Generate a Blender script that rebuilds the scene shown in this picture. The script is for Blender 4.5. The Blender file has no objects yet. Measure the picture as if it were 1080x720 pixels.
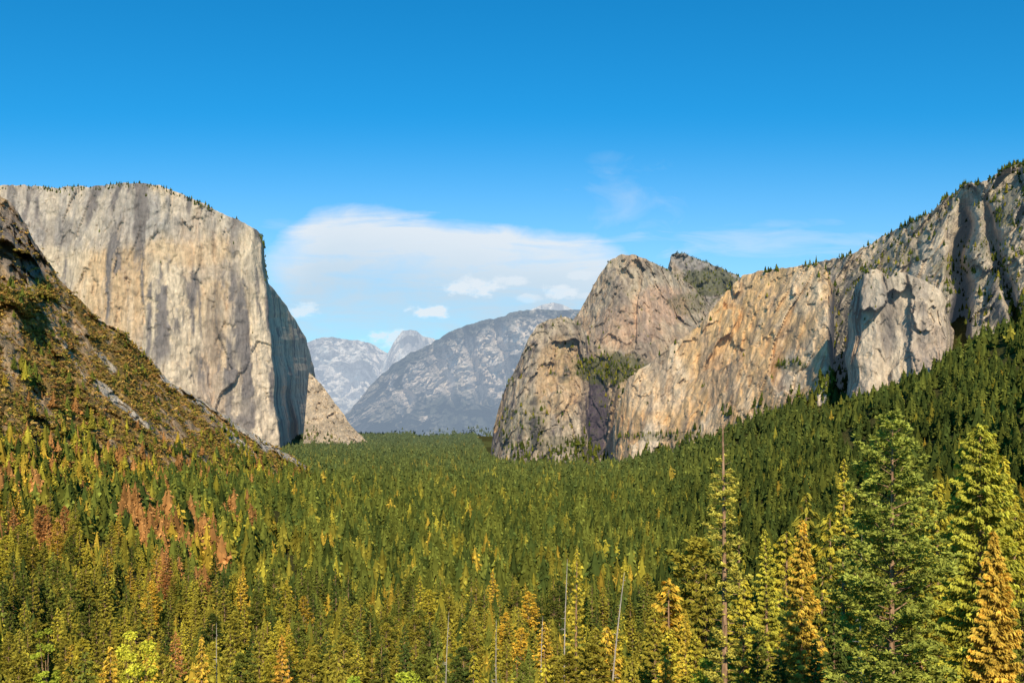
import bpy, math, random
import numpy as np
from mathutils import Vector
rng = np.random.default_rng(7); random.seed(7)
SC = bpy.context.scene; COL = SC.collection
F = 1050.0; HY = 430.0

# ------------------------------------------------------------------ helpers
def at(px, py, Y):
    return np.stack([(px-540)/F*Y, Y+0*px, (HY-py)/F*Y], -1)
def sstep(a, b, v):
    t = np.clip((v-a)/(b-a), 0, 1); return t*t*(3-2*t)
def _h(ix, iy, iz, seed):
    h = (ix.astype(np.int64)*73856093) ^ (iy.astype(np.int64)*19349663) ^ (iz.astype(np.int64)*83492791) ^ (seed*2654435761)
    h = (h & 0xffffffff).astype(np.uint64)
    h ^= h >> np.uint64(15); h = (h*np.uint64(2246822519)) & np.uint64(0xffffffff)
    h ^= h >> np.uint64(13); h = (h*np.uint64(3266489917)) & np.uint64(0xffffffff)
    h ^= h >> np.uint64(16)
    return h.astype(np.float64)/4294967295.0
def vnoise(p, seed=0):
    i = np.floor(p).astype(np.int64); f = p-i; f = f*f*f*(f*(f*6-15)+10)
    r = 0
    for dx in (0, 1):
        wx = f[..., 0] if dx else 1-f[..., 0]
        for dy in (0, 1):
            wy = f[..., 1] if dy else 1-f[..., 1]
            for dz in (0, 1):
                wz = f[..., 2] if dz else 1-f[..., 2]
                r = r+wx*wy*wz*_h(i[..., 0]+dx, i[..., 1]+dy, i[..., 2]+dz, seed)
    return r
def fbm(p, o=4, seed=0):
    s = 0; a = .5; tot = 0
    for k in range(o):
        s = s+a*vnoise(p*(2.03**k)+17.3*k, seed+k); tot += a; a *= .5
    return s/tot
def ridged(p, o=4, seed=0):
    s = 0; a = .5; tot = 0
    for k in range(o):
        s = s+a*(1-np.abs(2*vnoise(p*(2.05**k)+9.1*k, seed+k)-1)); tot += a; a *= .5
    return s/tot
def facet(p, seed, tilt=2.6):
    # angular rock: every cell has its own offset and its own tilted plane
    p = p+.5*np.stack([fbm(p*1.7, 3, seed+60), fbm(p*1.7+31, 3, seed+61), fbm(p*1.7+67, 3, seed+62)], -1)
    i = np.floor(p).astype(np.int64); best = np.full(p.shape[:-1], 1e9); val = np.zeros(p.shape[:-1])
    for dx in (-1, 0, 1):
        for dy in (-1, 0, 1):
            for dz in (-1, 0, 1):
                a, b, c = i[..., 0]+dx, i[..., 1]+dy, i[..., 2]+dz
                qx = p[..., 0]-a-_h(a, b, c, seed); qy = p[..., 1]-b-_h(a, b, c, seed+1); qz = p[..., 2]-c-_h(a, b, c, seed+2)
                d = qx*qx+qy*qy+qz*qz; m = d < best
                v = _h(a, b, c, seed+3)-.5+tilt*((_h(a, b, c, seed+4)-.5)*qx+(_h(a, b, c, seed+5)-.5)*qz)
                best = np.where(m, d, best); val = np.where(m, v, val)
    return val
def mesh_np(name, V, Fc, col=None, smooth=True):
    me = bpy.data.meshes.new(name)
    V = np.ascontiguousarray(V, np.float32); Fc = np.ascontiguousarray(Fc, np.int32)
    n, k = Fc.shape
    me.vertices.add(len(V)); me.vertices.foreach_set('co', V.ravel())
    me.loops.add(n*k); me.loops.foreach_set('vertex_index', Fc.ravel())
    me.polygons.add(n); me.polygons.foreach_set('loop_start', np.arange(0, n*k, k, dtype=np.int32))
    me.polygons.foreach_set('use_smooth', np.full(n, smooth, dtype=bool))
    me.update(calc_edges=True)
    if col is not None:
        a = me.color_attributes.new('col', 'FLOAT_COLOR', 'POINT')
        c = np.ones((len(V), 4), np.float32); c[:, :3] = col
        a.data.foreach_set('color', c.ravel())
    return me
def grid_faces(nr, nc):
    i = np.arange(nr*nc).reshape(nr, nc)
    return np.stack([i[:-1, :-1], i[:-1, 1:], i[1:, 1:], i[1:, :-1]], -1).reshape(-1, 4)
def link(name, me, mat=None, parent=None):
    o = bpy.data.objects.new(name, me); COL.objects.link(o)
    if mat and me and not me.materials: me.materials.append(mat)
    if parent: o.parent = parent
    return o
def tag(o, label, cat, group=None, kind=None):
    o['label'] = label; o['category'] = cat
    if group: o['group'] = group
    if kind: o['kind'] = kind
    return o

# ------------------------------------------------------------------ materials
def new_mat(name):
    m = bpy.data.materials.new(name); m.use_nodes = True
    nt = m.node_tree; nt.nodes.clear()
    out = nt.nodes.new('ShaderNodeOutputMaterial')
    return m, nt, out
def rock_mat(name, haze=0.0, hazecol=(.32, .47, .66), bump=.6, scl=1.0):
    m, nt, out = new_mat(name); N = nt.nodes; L = nt.links
    at_ = N.new('ShaderNodeAttribute'); at_.attribute_name = 'col'
    geo = N.new('ShaderNodeNewGeometry')
    mp = N.new('ShaderNodeMapping'); mp.inputs['Scale'].default_value = (.09*scl, .09*scl, .02*scl)
    L.new(geo.outputs['Position'], mp.inputs['Vector'])
    n1 = N.new('ShaderNodeTexNoise'); n1.inputs['Scale'].default_value = 1; n1.inputs['Detail'].default_value = 5; n1.inputs['Roughness'].default_value = .7
    L.new(mp.outputs[0], n1.inputs['Vector'])
    mp2 = N.new('ShaderNodeMapping'); mp2.inputs['Scale'].default_value = (.06*scl, .06*scl, .03*scl)
    L.new(geo.outputs['Position'], mp2.inputs['Vector'])
    n2 = N.new('ShaderNodeTexNoise'); n2.inputs['Scale'].default_value = 1; n2.inputs['Detail'].default_value = 5; n2.inputs['Roughness'].default_value = .75
    L.new(mp2.outputs[0], n2.inputs['Vector'])
    mr = N.new('ShaderNodeMapRange'); mr.inputs['From Min'].default_value = .3; mr.inputs['From Max'].default_value = .7
    mr.inputs['To Min'].default_value = .58; mr.inputs['To Max'].default_value = 1.36
    L.new(n1.outputs['Fac'], mr.inputs['Value'])
    mx = N.new('ShaderNodeVectorMath'); mx.operation = 'SCALE'
    L.new(at_.outputs['Color'], mx.inputs[0]); L.new(mr.outputs[0], mx.inputs['Scale'])
    b = N.new('ShaderNodeBump'); b.inputs['Strength'].default_value = bump; b.inputs['Distance'].default_value = 18/scl
    L.new(n2.outputs['Fac'], b.inputs['Height'])
    d = N.new('ShaderNodeBsdfDiffuse')
    L.new(mx.outputs[0], d.inputs['Color']); L.new(b.outputs[0], d.inputs['Normal'])
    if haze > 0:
        e = N.new('ShaderNodeEmission'); e.inputs['Color'].default_value = (*hazecol, 1); e.inputs['Strength'].default_value = 1  # airlight haze put in as a bluish glow over the rock
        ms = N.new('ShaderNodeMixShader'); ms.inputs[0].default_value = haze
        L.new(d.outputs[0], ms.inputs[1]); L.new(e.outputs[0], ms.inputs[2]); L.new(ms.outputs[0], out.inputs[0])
    else:
        L.new(d.outputs[0], out.inputs[0])
    return m
def foliage_mat(name, use_obj=False, trans=.3, nscale=.5):
    m, nt, out = new_mat(name); N = nt.nodes; L = nt.links
    if use_obj:
        oi = N.new('ShaderNodeObjectInfo'); at2 = N.new('ShaderNodeAttribute'); at2.attribute_name = 'col'
        mm = N.new('ShaderNodeVectorMath'); mm.operation = 'MULTIPLY'
        L.new(oi.outputs['Color'], mm.inputs[0]); L.new(at2.outputs['Color'], mm.inputs[1]); c = mm.outputs[0]
    else:
        a = N.new('ShaderNodeAttribute'); a.attribute_name = 'col'; c = a.outputs['Color']
    geo = N.new('ShaderNodeNewGeometry')
    n1 = N.new('ShaderNodeTexNoise'); n1.inputs['Scale'].default_value = nscale; n1.inputs['Detail'].default_value = 2
    L.new(geo.outputs['Position'], n1.inputs['Vector'])
    mr = N.new('ShaderNodeMapRange'); mr.inputs['From Min'].default_value = .3; mr.inputs['From Max'].default_value = .7
    mr.inputs['To Min'].default_value = .72; mr.inputs['To Max'].default_value = 1.28
    L.new(n1.outputs['Fac'], mr.inputs['Value'])
    mx = N.new('ShaderNodeVectorMath'); mx.operation = 'SCALE'
    L.new(c, mx.inputs[0]); L.new(mr.outputs[0], mx.inputs['Scale'])
    d = N.new('ShaderNodeBsdfDiffuse'); L.new(mx.outputs[0], d.inputs['Color'])
    if trans > 0:
        t = N.new('ShaderNodeBsdfTranslucent'); L.new(mx.outputs[0], t.inputs['Color'])
        ms = N.new('ShaderNodeMixShader'); ms.inputs[0].default_value = trans
        L.new(d.outputs[0], ms.inputs[1]); L.new(t.outputs[0], ms.inputs[2]); L.new(ms.outputs[0], out.inputs[0])
    else: L.new(d.outputs[0], out.inputs[0])
    return m
def bark_mat(name, c1, c2):
    m, nt, out = new_mat(name); N = nt.nodes; L = nt.links
    tc = N.new('ShaderNodeTexCoord'); mp = N.new('ShaderNodeMapping'); mp.inputs['Scale'].default_value = (6, 6, .8)
    L.new(tc.outputs['Object'], mp.inputs['Vector'])
    n = N.new('ShaderNodeTexNoise'); n.inputs['Scale'].default_value = 1; n.inputs['Detail'].default_value = 4
    L.new(mp.outputs[0], n.inputs['Vector'])
    r = N.new('ShaderNodeValToRGB'); r.color_ramp.elements[0].position = .35; r.color_ramp.elements[1].position = .65
    r.color_ramp.elements[0].color = (*c1, 1); r.color_ramp.elements[1].color = (*c2, 1)
    L.new(n.outputs['Fac'], r.inputs[0])
    d = N.new('ShaderNodeBsdfDiffuse'); L.new(r.outputs[0], d.inputs['Color']); L.new(d.outputs[0], out.inputs[0])
    return m
M_rock = rock_mat('granite', .05, bump=.65)
M_rock_near = rock_mat('hill_rock', .0, bump=.9, scl=1.6)
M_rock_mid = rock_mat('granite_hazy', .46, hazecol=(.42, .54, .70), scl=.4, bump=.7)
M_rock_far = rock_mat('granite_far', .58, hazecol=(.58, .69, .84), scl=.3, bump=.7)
M_ground = rock_mat('forest_floor', 0, scl=2)
M_fol = foliage_mat('forest_foliage', trans=0, nscale=.12)
M_crown = foliage_mat('crown_foliage', use_obj=True, trans=.12, nscale=.45)
M_bark = bark_mat('bark', (.19, .11, .06), (.50, .31, .18))
M_snag = bark_mat('bleached_wood', (.30, .25, .20), (.60, .52, .43))

# ------------------------------------------------------------------ ground
gy = np.array([-300, 0, 30, 60, 100, 200, 300, 450, 600, 900, 1200, 2000, 1e6])
gz = np.array([-5, -3, -18, -35, -55, -88, -112, -137, -152, -168, -174, -176, -176.])
def ground(x, y):
    x = np.asarray(x, float); y = np.asarray(y, float)
    z = np.interp(y, gy, gz)
    sp = lambda a, w: w*np.logaddexp(0, a/w)
    r = np.minimum(.43*sp(x-270, 40)+.28*sp(x-850, 40), 420)
    l = np.minimum(.30*sp(-x-180, 30), 300)*(1-sstep(1000, 2600, y))
    near = 16*sstep(5, 45, x)*(1-sstep(90, 260, y))
    w = sstep(150, 600, y)
    n = fbm(np.stack([x/170, y/170, 0*x], -1), 4, 5)-.5
    n2 = fbm(np.stack([x/420, y/600, 0*x+9], -1), 3, 6)-.5
    return z+r+l+near+w*n*(24+60*sstep(300, 600, x))+30*n2*sstep(1500, 3000, y)
def build_ground():
    Y = np.concatenate([np.linspace(-200, 60, 12), np.geomspace(70, 15000, 230)])
    u = np.linspace(-1.0, 1.0, 260)
    X = u[None, :]*(np.maximum(Y, 0)[:, None]+250); YY = np.repeat(Y[:, None], len(u), 1)
    Z = ground(X, YY)
    V = np.stack([X, YY, Z], -1).reshape(-1, 3)
    n = fbm(V/[60, 60, 60], 4, 3)[:, None]
    col = np.array([.05, .052, .017])*(1-n)+np.array([.12, .105, .035])*n
    g = (sstep(.54, .64, fbm(V/[220, 300, 200], 3, 41))*sstep(1500, 2500, V[:, 1]))[:, None]*.7
    col = col*(1-g)+np.array([.16, .17, .05])*g
    o = link('ground', mesh_np('ground', V, grid_faces(len(Y), len(u))[:, ::-1], col), M_ground)
    tag(o, 'forest floor of the valley running from the foreground to the distant mountains', 'ground', kind='structure')
build_ground()

# ------------------------------------------------------------------ relief terrain
def relief(name, label, cat, cols, nu, nv, mat, disp, colorfn, prof=1.0, jag=1.5, back=((40, 3), (200, 30), (600, 250), (900, 700)), seed=0, sink=25, wobble=0):
    a = np.array([list(c)+[np.nan]*(6-len(c)) for c in cols], float)
    d = np.hypot(np.diff(a[:, 0]), np.diff(a[:, 1])); t = np.r_[0, np.cumsum(d)]; t /= t[-1]
    u = np.linspace(0, 1, nu)
    pxT, pyT, YT, pxB, YB = [np.interp(u, t, a[:, k]) for k in range(5)]
    xB = (pxB-540)/F*YB
    gB = HY-(ground(xB, YB)-sink)/YB*F
    if np.isnan(a[:, 5]).any(): pyB = gB
    else: pyB = np.interp(u, t, a[:, 5])
    j = fbm(np.stack([pxT*.13, pyT*.13, 0*pxT+seed], -1), 5, seed+90)-.5
    pyT = pyT+jag*2*j
    s = np.linspace(0, 1, nv)[:, None]
    px = pxB+(pxT-pxB)*s; py = pyB+(pyT-pyB)*s; Y = YB+(YT-YB)*s**prof
    if wobble:
        px = px+wobble*2*(fbm(np.stack([px*.02, py*.045, 0*px+seed], -1), 4, seed+70)-.5)
    P0 = at(px, py, Y)
    dd = disp(P0, px, py, s+0*px)
    P = at(px, py, Y+dd)
    du = np.gradient(P, axis=1); dv = np.gradient(P, axis=0)
    nrm = np.cross(du, dv); nrm /= np.linalg.norm(nrm, axis=-1, keepdims=True)+1e-9
    col, veg = colorfn(P, px, py, s+0*px, nrm)
    rows = [P]; cr = [col]
    top = P[-1]
    for b, dr in back:
        q = top.copy(); q[:, 1] += b; q[:, 0] *= q[:, 1]/top[:, 1]; q[:, 2] = top[:, 2]-dr
        rows.append(q[None]); cr.append(col[-1:])
    V = np.concatenate(rows, 0); Cc = np.concatenate(cr, 0)
    o = link(name, mesh_np(name, V.reshape(-1, 3), grid_faces(V.shape[0], nu), Cc.reshape(-1, 3)), mat)
    tag(o, label, cat, kind='structure')
    return dict(P=P, px=px, py=py, n=nrm, veg=veg, s=s+0*px)
def mixc(a, b, t):
    return a*(1-t[..., None])+b*t[..., None]
def wall_disp(A, B, Cc, l=1.0, seed=0, vert=2.0, tilt=2.6, shear=0.):
    def f(P, px, py, s):
        Q = P.copy(); Q[..., 2] = P[..., 2]+shear*P[..., 0]
        big = fbm(Q/np.array([320*l, 320*l, 320*l*vert]), 2, seed)
        f1 = facet(Q/np.array([150*l, 150*l, 150*l*vert]), seed+5, tilt)
        f2 = facet(Q/np.array([46*l, 46*l, 46*l*vert]), seed+15, tilt)
        f3 = facet(Q/np.array([20*l, 20*l, 20*l*vert]), seed+35, tilt)
        rid = ridged(Q/np.array([50*l, 50*l, 50*l*vert*1.8]), 4, seed+11)
        fine = fbm(Q/np.array([16*l, 16*l, 16*l*1.6]), 3, seed+23)
        return -(A*(big-.5)*2+B*f1+B*.42*f2+B*.2*f3+Cc*(rid-.6)*1.3+Cc*.8*(fine-.5)*2)
    return f
CREAM = np.array([.63, .49, .335]); GREY = np.array([.34, .295, .255]); TAN = np.array([.67, .41, .18]); PINK = np.array([.50, .37, .26])
DARK = np.array([.12, .105, .10]); STAIN = np.array([.22, .18, .155]); VEG = np.array([.075, .08, .02])
def ell(px, py, cx, cy, rx, ry):
    return np.clip(1-((px-cx)/rx)**2-((py-cy)/ry)**2, 0, 1)
def rock_color(base=CREAM, second=GREY, third=TAN, tan_amt=.5, vegamt=.0, seed=0, vegs=(), darks=(), tans=(), lights=(), greys=(), l=1.0, streak=.55, crack_shade=.5, darkc=DARK, rag=.35):
    def f(P, px, py, s, n):
        n1 = fbm(P/np.array([110*l, 110*l, 400*l]), 5, seed+1)
        n2 = .5*fbm(P/np.array([20*l, 20*l, 400*l]), 4, seed+2)+.5*fbm(P/np.array([50*l, 50*l, 800*l]), 3, seed+12)
        n3 = fbm(P/np.array([180*l, 180*l, 180*l]), 4, seed+3)
        n4 = fbm(P/np.array([14*l, 14*l, 14*l]), 3, seed+4)
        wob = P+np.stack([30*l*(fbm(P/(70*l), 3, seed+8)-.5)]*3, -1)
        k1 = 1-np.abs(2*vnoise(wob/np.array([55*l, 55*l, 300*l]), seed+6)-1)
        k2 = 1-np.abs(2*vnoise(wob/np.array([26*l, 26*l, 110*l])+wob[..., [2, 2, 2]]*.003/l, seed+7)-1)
        c = mixc(base+0*P, second, sstep(.42, .60, n1))
        t = sstep(.48, .66, n3)*tan_amt
        for (cx, cy, rx, ry, a) in tans: t = np.maximum(t, a*sstep(0, .6, ell(px, py, cx, cy, rx, ry)+.5*(n1-.5)))
        c = mixc(c, third, np.clip(t, 0, 1))
        for (cx, cy, rx, ry, a) in greys: c = mixc(c, GREY*1.15, a*sstep(0, .6, ell(px, py, cx, cy, rx, ry)+1.2*(n2-.5)))
        for (cx, cy, rx, ry, a) in lights: c = mixc(c, CREAM*1.14, a*sstep(0, .6, ell(px, py, cx, cy, rx, ry)+.7*(n1-.5)))
        c = mixc(c, STAIN, sstep(.50, .61, n2)*streak*sstep(.30, .55, n3+.1))
        c = mixc(c, CREAM*1.12, sstep(.55, .66, 1-n2)*.4)
        c = mixc(c, DARK, np.maximum(sstep(.93, .99, k1), .7*sstep(.94, .99, k2))*crack_shade*sstep(.35, .6, n1+.1))  # crack lines painted dark, standing in for shadow in the fractures
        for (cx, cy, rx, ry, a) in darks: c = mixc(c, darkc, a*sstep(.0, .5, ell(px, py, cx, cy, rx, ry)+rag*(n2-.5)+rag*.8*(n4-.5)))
        v = sstep(.10, .55, n[..., 2])*sstep(.45, .6, n4*.5+n3*.5+.06)*vegamt
        for (cx, cy, rx, ry, a) in vegs: v = np.maximum(v, a*sstep(.1, .5, ell(px, py, cx, cy, rx, ry)+.9*(n4-.5)))
        v = np.clip(v, 0, 1)
        c = mixc(c, VEG, v*.85)
        c = c*(.85+.3*n4[..., None])
        return c, v
    return f

R = {}
def wallL(P, px, py, s):
    base = wall_disp(75, 22, 9, 1.1, 3, 3.2, 2.2, .0)(P, px, py, s)
    return base*(1-.3*sstep(296, 310, px))
R['wall'] = relief('granite_cliff', 'huge pale granite wall with a shadowed right side, on the left behind the brown hillside', 'cliff', [
    (-160, 222, 3350, -160, 3050), (-60, 200, 3430, -60, 3150), (0, 195, 3480, 0, 3250), (60, 198, 3520, 70, 3330), (100, 196, 3480, 108, 3290), (130, 192, 3430, 140, 3230), (155, 193, 3400, 166, 3220),
    (172, 197, 3400, 185, 3240), (190, 204, 3420, 205, 3290), (212, 214, 3430, 226, 3330), (230, 223, 3410, 243, 3320), (248, 231, 3410, 262, 3350), (264, 239, 3430, 280, 3390), (274, 247, 3460, 297, 3430),
    (278, 260, 3800, 302, 3760), (282, 298, 4500, 308, 4450), (300, 322, 5600, 317, 5500), (322, 356, 6600, 329, 6450), (335, 400, 7300, 339, 7100)],
    440, 250, M_rock, wallL, rock_color(CREAM*.95, PINK*.95, TAN*.95, .4, .06, 1, darks=((226, 345, 12, 50, .45), (60, 245, 26, 18, .35), (262, 300, 6, 40, .3)), tans=((120, 300, 45, 80, .55), (200, 260, 60, 25, .4)), greys=((90, 225, 120, 48, .75), (200, 228, 80, 34, .6)), lights=((272, 390, 40, 100, .9), (180, 340, 30, 80, .5)), streak=1.0, crack_shade=.5), prof=1.35, jag=2.4, seed=1, wobble=3.5)
R['talus'] = relief('talus_slope', 'pale tan rubble slope at the foot of the shadowed side of the left wall', 'slope', [
    (326, 392, 5000, 318, 4300), (333, 398, 4950, 328, 4300), (340, 407, 4850, 338, 4280), (348, 417, 4750, 348, 4270), (357, 430, 4650, 358, 4260), (366, 442, 4550, 369, 4260), (377, 456, 4450, 380, 4260), (392, 470, 4380, 395, 4280)],
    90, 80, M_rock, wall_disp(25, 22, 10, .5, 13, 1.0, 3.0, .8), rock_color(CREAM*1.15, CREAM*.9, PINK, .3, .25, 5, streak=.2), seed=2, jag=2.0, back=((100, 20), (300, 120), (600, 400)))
# near left hill
def hill_color(P, px, py, s, n):
    n1 = fbm(P/np.array([90, 90, 90.]), 4, 71); n2 = fbm(P/np.array([25, 25, 40.]), 4, 72); n4 = fbm(P/9.0, 3, 73)
    c = mixc(np.array([.28, .18, .06])+0*P, np.array([.46, .28, .11]), sstep(.4, .65, n2))
    rock = sstep(.54, .67, n1*.45+n2*.55+.03*sstep(.5, 1, s))
    rock = np.maximum(rock, sstep(0, .3, ell(px, py, 20, 240, 50, 70)))
    rock = np.maximum(rock, .8*sstep(.1, .4, ell(px, py, 12, 365, 14, 55)+.6*(n2-.5)))
    rc = mixc(np.array([.42, .27, .15])+0*P, np.array([.62, .45, .29]), n4)
    c = mixc(c, rc, rock*.85)
    c = mixc(c, np.array([.24, .20, .175]), .75*sstep(0, .3, ell(px, py, 28, 250, 36, 50)))  # paints the shade on the top crag into the rock colour
    for (x0, y0, x1, y1, w, a) in ((172, 398, 320, 492, 3.2, 1.), (215, 430, 290, 505, 2.8, 1.), (100, 405, 165, 455, 2.6, .9), (60, 330, 120, 390, 2.2, .7), (140, 440, 240, 500, 2.6, .85), (30, 300, 90, 400, 2, .6)):
        t = np.clip(((px-x0)*(x1-x0)+(py-y0)*(y1-y0))/((x1-x0)**2+(y1-y0)**2), 0, 1)
        dd = np.hypot(px-x0-t*(x1-x0), py-y0-t*(y1-y0))+11*(n1-.5)+8*(n2-.5)
        k = a*(1-sstep(w*.5, w*1.4, dd))
        c = mixc(c, np.array([.62, .53, .42])*(.7+.6*n4[..., None]), k); rock = np.maximum(rock, k*1.3)
    return c, np.clip(1-rock, 0, 1)
def hill_disp(P, px, py, s):
    g = ridged(P/np.array([150, 260, 220.]), 4, 61); f = fbm(P/np.array([30, 30, 45.]), 4, 62); b = facet(P/np.array([70, 70, 70.]), 63, 2.4); b2 = facet(P/np.array([22, 22, 22.]), 66, 2.4)
    crag = sstep(0, .4, ell(px, py, 25, 245, 70, 90))
    return -(30*(g-.6)+16*(f-.5)*2+(14+40*crag)*b+(9+10*crag)*b2)
R['hill'] = relief('hillside', 'steep brown brushy hillside with rubble chutes rising along the left edge', 'hill', [
    (-260, 230, 1150, -260, 450), (-120, 205, 1200, -120, 600), (-40, 198, 1250, -40, 690), (0, 206, 1300, 0, 740), (12, 214, 1310, 12, 750), (25, 232, 1325, 25, 770), (38, 258, 1340, 38, 790), (50, 275, 1350, 50, 810),
    (65, 297, 1370, 65, 830), (85, 318, 1395, 85, 870), (105, 337, 1420, 105, 910), (130, 350, 1460, 130, 960), (150, 372, 1490, 150, 1010), (170, 393, 1520, 170, 1070), (180, 404, 1540, 180, 1100),
    (205, 418, 1590, 205, 1190), (240, 440, 1660, 240, 1320), (275, 462, 1740, 275, 1470), (310, 482, 1840, 310, 1640), (330, 497, 1900, 330, 1750), (352, 516, 1980, 352, 1900)],
    430, 250, M_rock_near, hill_disp, hill_color, prof=1.0, jag=3.5, seed=3, back=((30, 5), (120, 60), (400, 350), (700, 700)))
# far peaks
def far_color(P, px, py, s, n):
    n1 = fbm(P/np.array([400, 400, 1200.]), 4, 81); n2 = fbm(P/np.array([110, 110, 600.]), 4, 82)
    c = mixc(np.array([.74, .65, .55])+0*P, np.array([.27, .25, .24]), sstep(.46, .60, n1*.5+n2*.5))
    v = sstep(.75, .95, n[..., 2])*sstep(.45, .6, n2)
    v = np.maximum(v, sstep(400, 440, py+60*(n1-.5))*.8)
    return mixc(c, np.array([.08, .10, .06]), v*.6), v
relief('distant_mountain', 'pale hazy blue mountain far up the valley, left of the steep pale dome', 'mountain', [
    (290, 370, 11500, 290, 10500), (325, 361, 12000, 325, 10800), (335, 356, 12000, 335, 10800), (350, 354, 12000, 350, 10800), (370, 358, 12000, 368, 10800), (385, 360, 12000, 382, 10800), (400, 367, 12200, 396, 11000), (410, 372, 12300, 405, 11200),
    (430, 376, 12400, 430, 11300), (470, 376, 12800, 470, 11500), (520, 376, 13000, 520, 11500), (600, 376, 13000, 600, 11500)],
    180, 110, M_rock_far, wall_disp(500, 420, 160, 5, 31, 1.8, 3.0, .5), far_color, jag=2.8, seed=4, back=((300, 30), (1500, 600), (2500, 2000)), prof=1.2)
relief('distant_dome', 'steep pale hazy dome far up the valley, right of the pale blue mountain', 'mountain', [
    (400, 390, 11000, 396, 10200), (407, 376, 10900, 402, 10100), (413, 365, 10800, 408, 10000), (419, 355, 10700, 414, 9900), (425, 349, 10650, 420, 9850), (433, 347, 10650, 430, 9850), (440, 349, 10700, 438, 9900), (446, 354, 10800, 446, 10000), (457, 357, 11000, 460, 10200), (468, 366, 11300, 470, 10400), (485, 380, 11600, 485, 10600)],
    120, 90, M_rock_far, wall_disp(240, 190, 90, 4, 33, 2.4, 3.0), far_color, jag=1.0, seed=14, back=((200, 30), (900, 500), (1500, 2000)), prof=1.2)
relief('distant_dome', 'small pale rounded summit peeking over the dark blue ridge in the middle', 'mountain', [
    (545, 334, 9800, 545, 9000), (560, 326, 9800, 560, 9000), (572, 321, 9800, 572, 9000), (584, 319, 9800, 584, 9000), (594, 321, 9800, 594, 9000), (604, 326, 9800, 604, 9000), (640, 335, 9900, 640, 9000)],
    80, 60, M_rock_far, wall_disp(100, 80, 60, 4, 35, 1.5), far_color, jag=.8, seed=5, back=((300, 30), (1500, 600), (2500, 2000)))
def mid_color(P, px, py, s, n):
    n1 = fbm(P/np.array([240, 240, 800.]), 4, 84); n2 = fbm(P/np.array([55, 55, 380.]), 4, 85); n3 = fbm(P/70., 3, 86)
    c = mixc(np.array([.78, .63, .49])+0*P, np.array([.26, .235, .22]), sstep(.46, .60, n1*.55+n2*.45))
    for (cx, cy, rx, ry, a) in ((482, 395, 22, 34, .9), (520, 370, 18, 28, .8), (550, 355, 16, 22, .7), (455, 410, 12, 22, .6)):
        c = mixc(c, np.array([.84, .69, .54]), a*sstep(0, .5, ell(px, py, cx, cy, rx, ry)+.9*(n2-.5)))
    v = sstep(-.05, .25, (430-px)/60+(n1-.5)*1.8+.08)*sstep(460, 380, py+60*(n3-.5))
    v = np.maximum(v, sstep(412, 442, py+80*(n1-.5)))
    v = np.maximum(v, sstep(18, 3, py-np.interp(px, [400, 455, 480, 530, 565, 620], [392, 362, 347, 333, 325, 325])+24*(n3-.5)))
    v = np.maximum(v, sstep(.55, .85, n[..., 2])*sstep(.42, .56, n3)*.85)
    return mixc(c, np.array([.06, .072, .05]), np.clip(v, 0, 1)*.88), v
def mid_disp(P, px, py, s):
    d = wall_disp(420, 280, 80, 2.2, 37, 2.2, 3.2, .3)(P, px, py, s)
    for (cx, w, dep) in ((467, 6, 460), (502, 5, 420), (535, 5, 360), (420, 7, 300)):
        wob = 22*(fbm(P/300., 3, int(cx))-.5)
        d = d+dep*np.exp(-((px-cx+wob+(py-400)*-.25)/w)**2)
    return d
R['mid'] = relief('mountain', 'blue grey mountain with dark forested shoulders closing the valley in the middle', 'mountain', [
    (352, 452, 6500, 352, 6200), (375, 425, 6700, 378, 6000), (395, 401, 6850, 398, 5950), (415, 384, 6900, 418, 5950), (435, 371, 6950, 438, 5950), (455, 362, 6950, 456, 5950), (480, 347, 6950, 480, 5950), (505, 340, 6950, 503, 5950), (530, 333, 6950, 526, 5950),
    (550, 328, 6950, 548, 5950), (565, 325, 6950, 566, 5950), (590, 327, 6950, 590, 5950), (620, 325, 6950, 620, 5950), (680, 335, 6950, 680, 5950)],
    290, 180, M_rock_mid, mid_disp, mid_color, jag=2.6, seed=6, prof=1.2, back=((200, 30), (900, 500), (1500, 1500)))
# right side group
R['peak'] = relief('rocky_peak', 'rounded grey brown granite peak in the right centre, tallest beside the notch', 'peak', [
    (585, 362, 3300, 585, 3050, 430), (600, 342, 3300, 600, 3050, 430), (612, 328, 3300, 612, 3050, 430), (622, 308, 3300, 618, 3050, 430), (632, 290, 3300, 628, 3050, 430), (642, 276, 3300, 640, 3030, 430), (655, 268, 3300, 655, 3000, 430), (668, 269, 3300, 668, 3000, 430),
    (682, 273, 3320, 684, 3020, 430), (700, 283, 3350, 702, 3050, 430), (712, 290, 3400, 716, 3080, 430), (730, 302, 3450, 734, 3100, 420), (748, 318, 3500, 752, 3150, 400), (775, 330, 3500, 775, 3200, 400)],
    230, 160, M_rock, wall_disp(60, 34, 10, 1.0, 41, 2.2, 2.8, .3), rock_color(CREAM*.80, PINK*.78, np.array([.60, .375, .24]), .4, .3, 9, vegs=((640, 390, 60, 22, .9), (725, 320, 25, 14, .6)), tans=((698, 322, 38, 26, .85), (655, 345, 36, 28, .65), (680, 345, 30, 20, .75))), jag=2.2, seed=7, prof=1.2)
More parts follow.
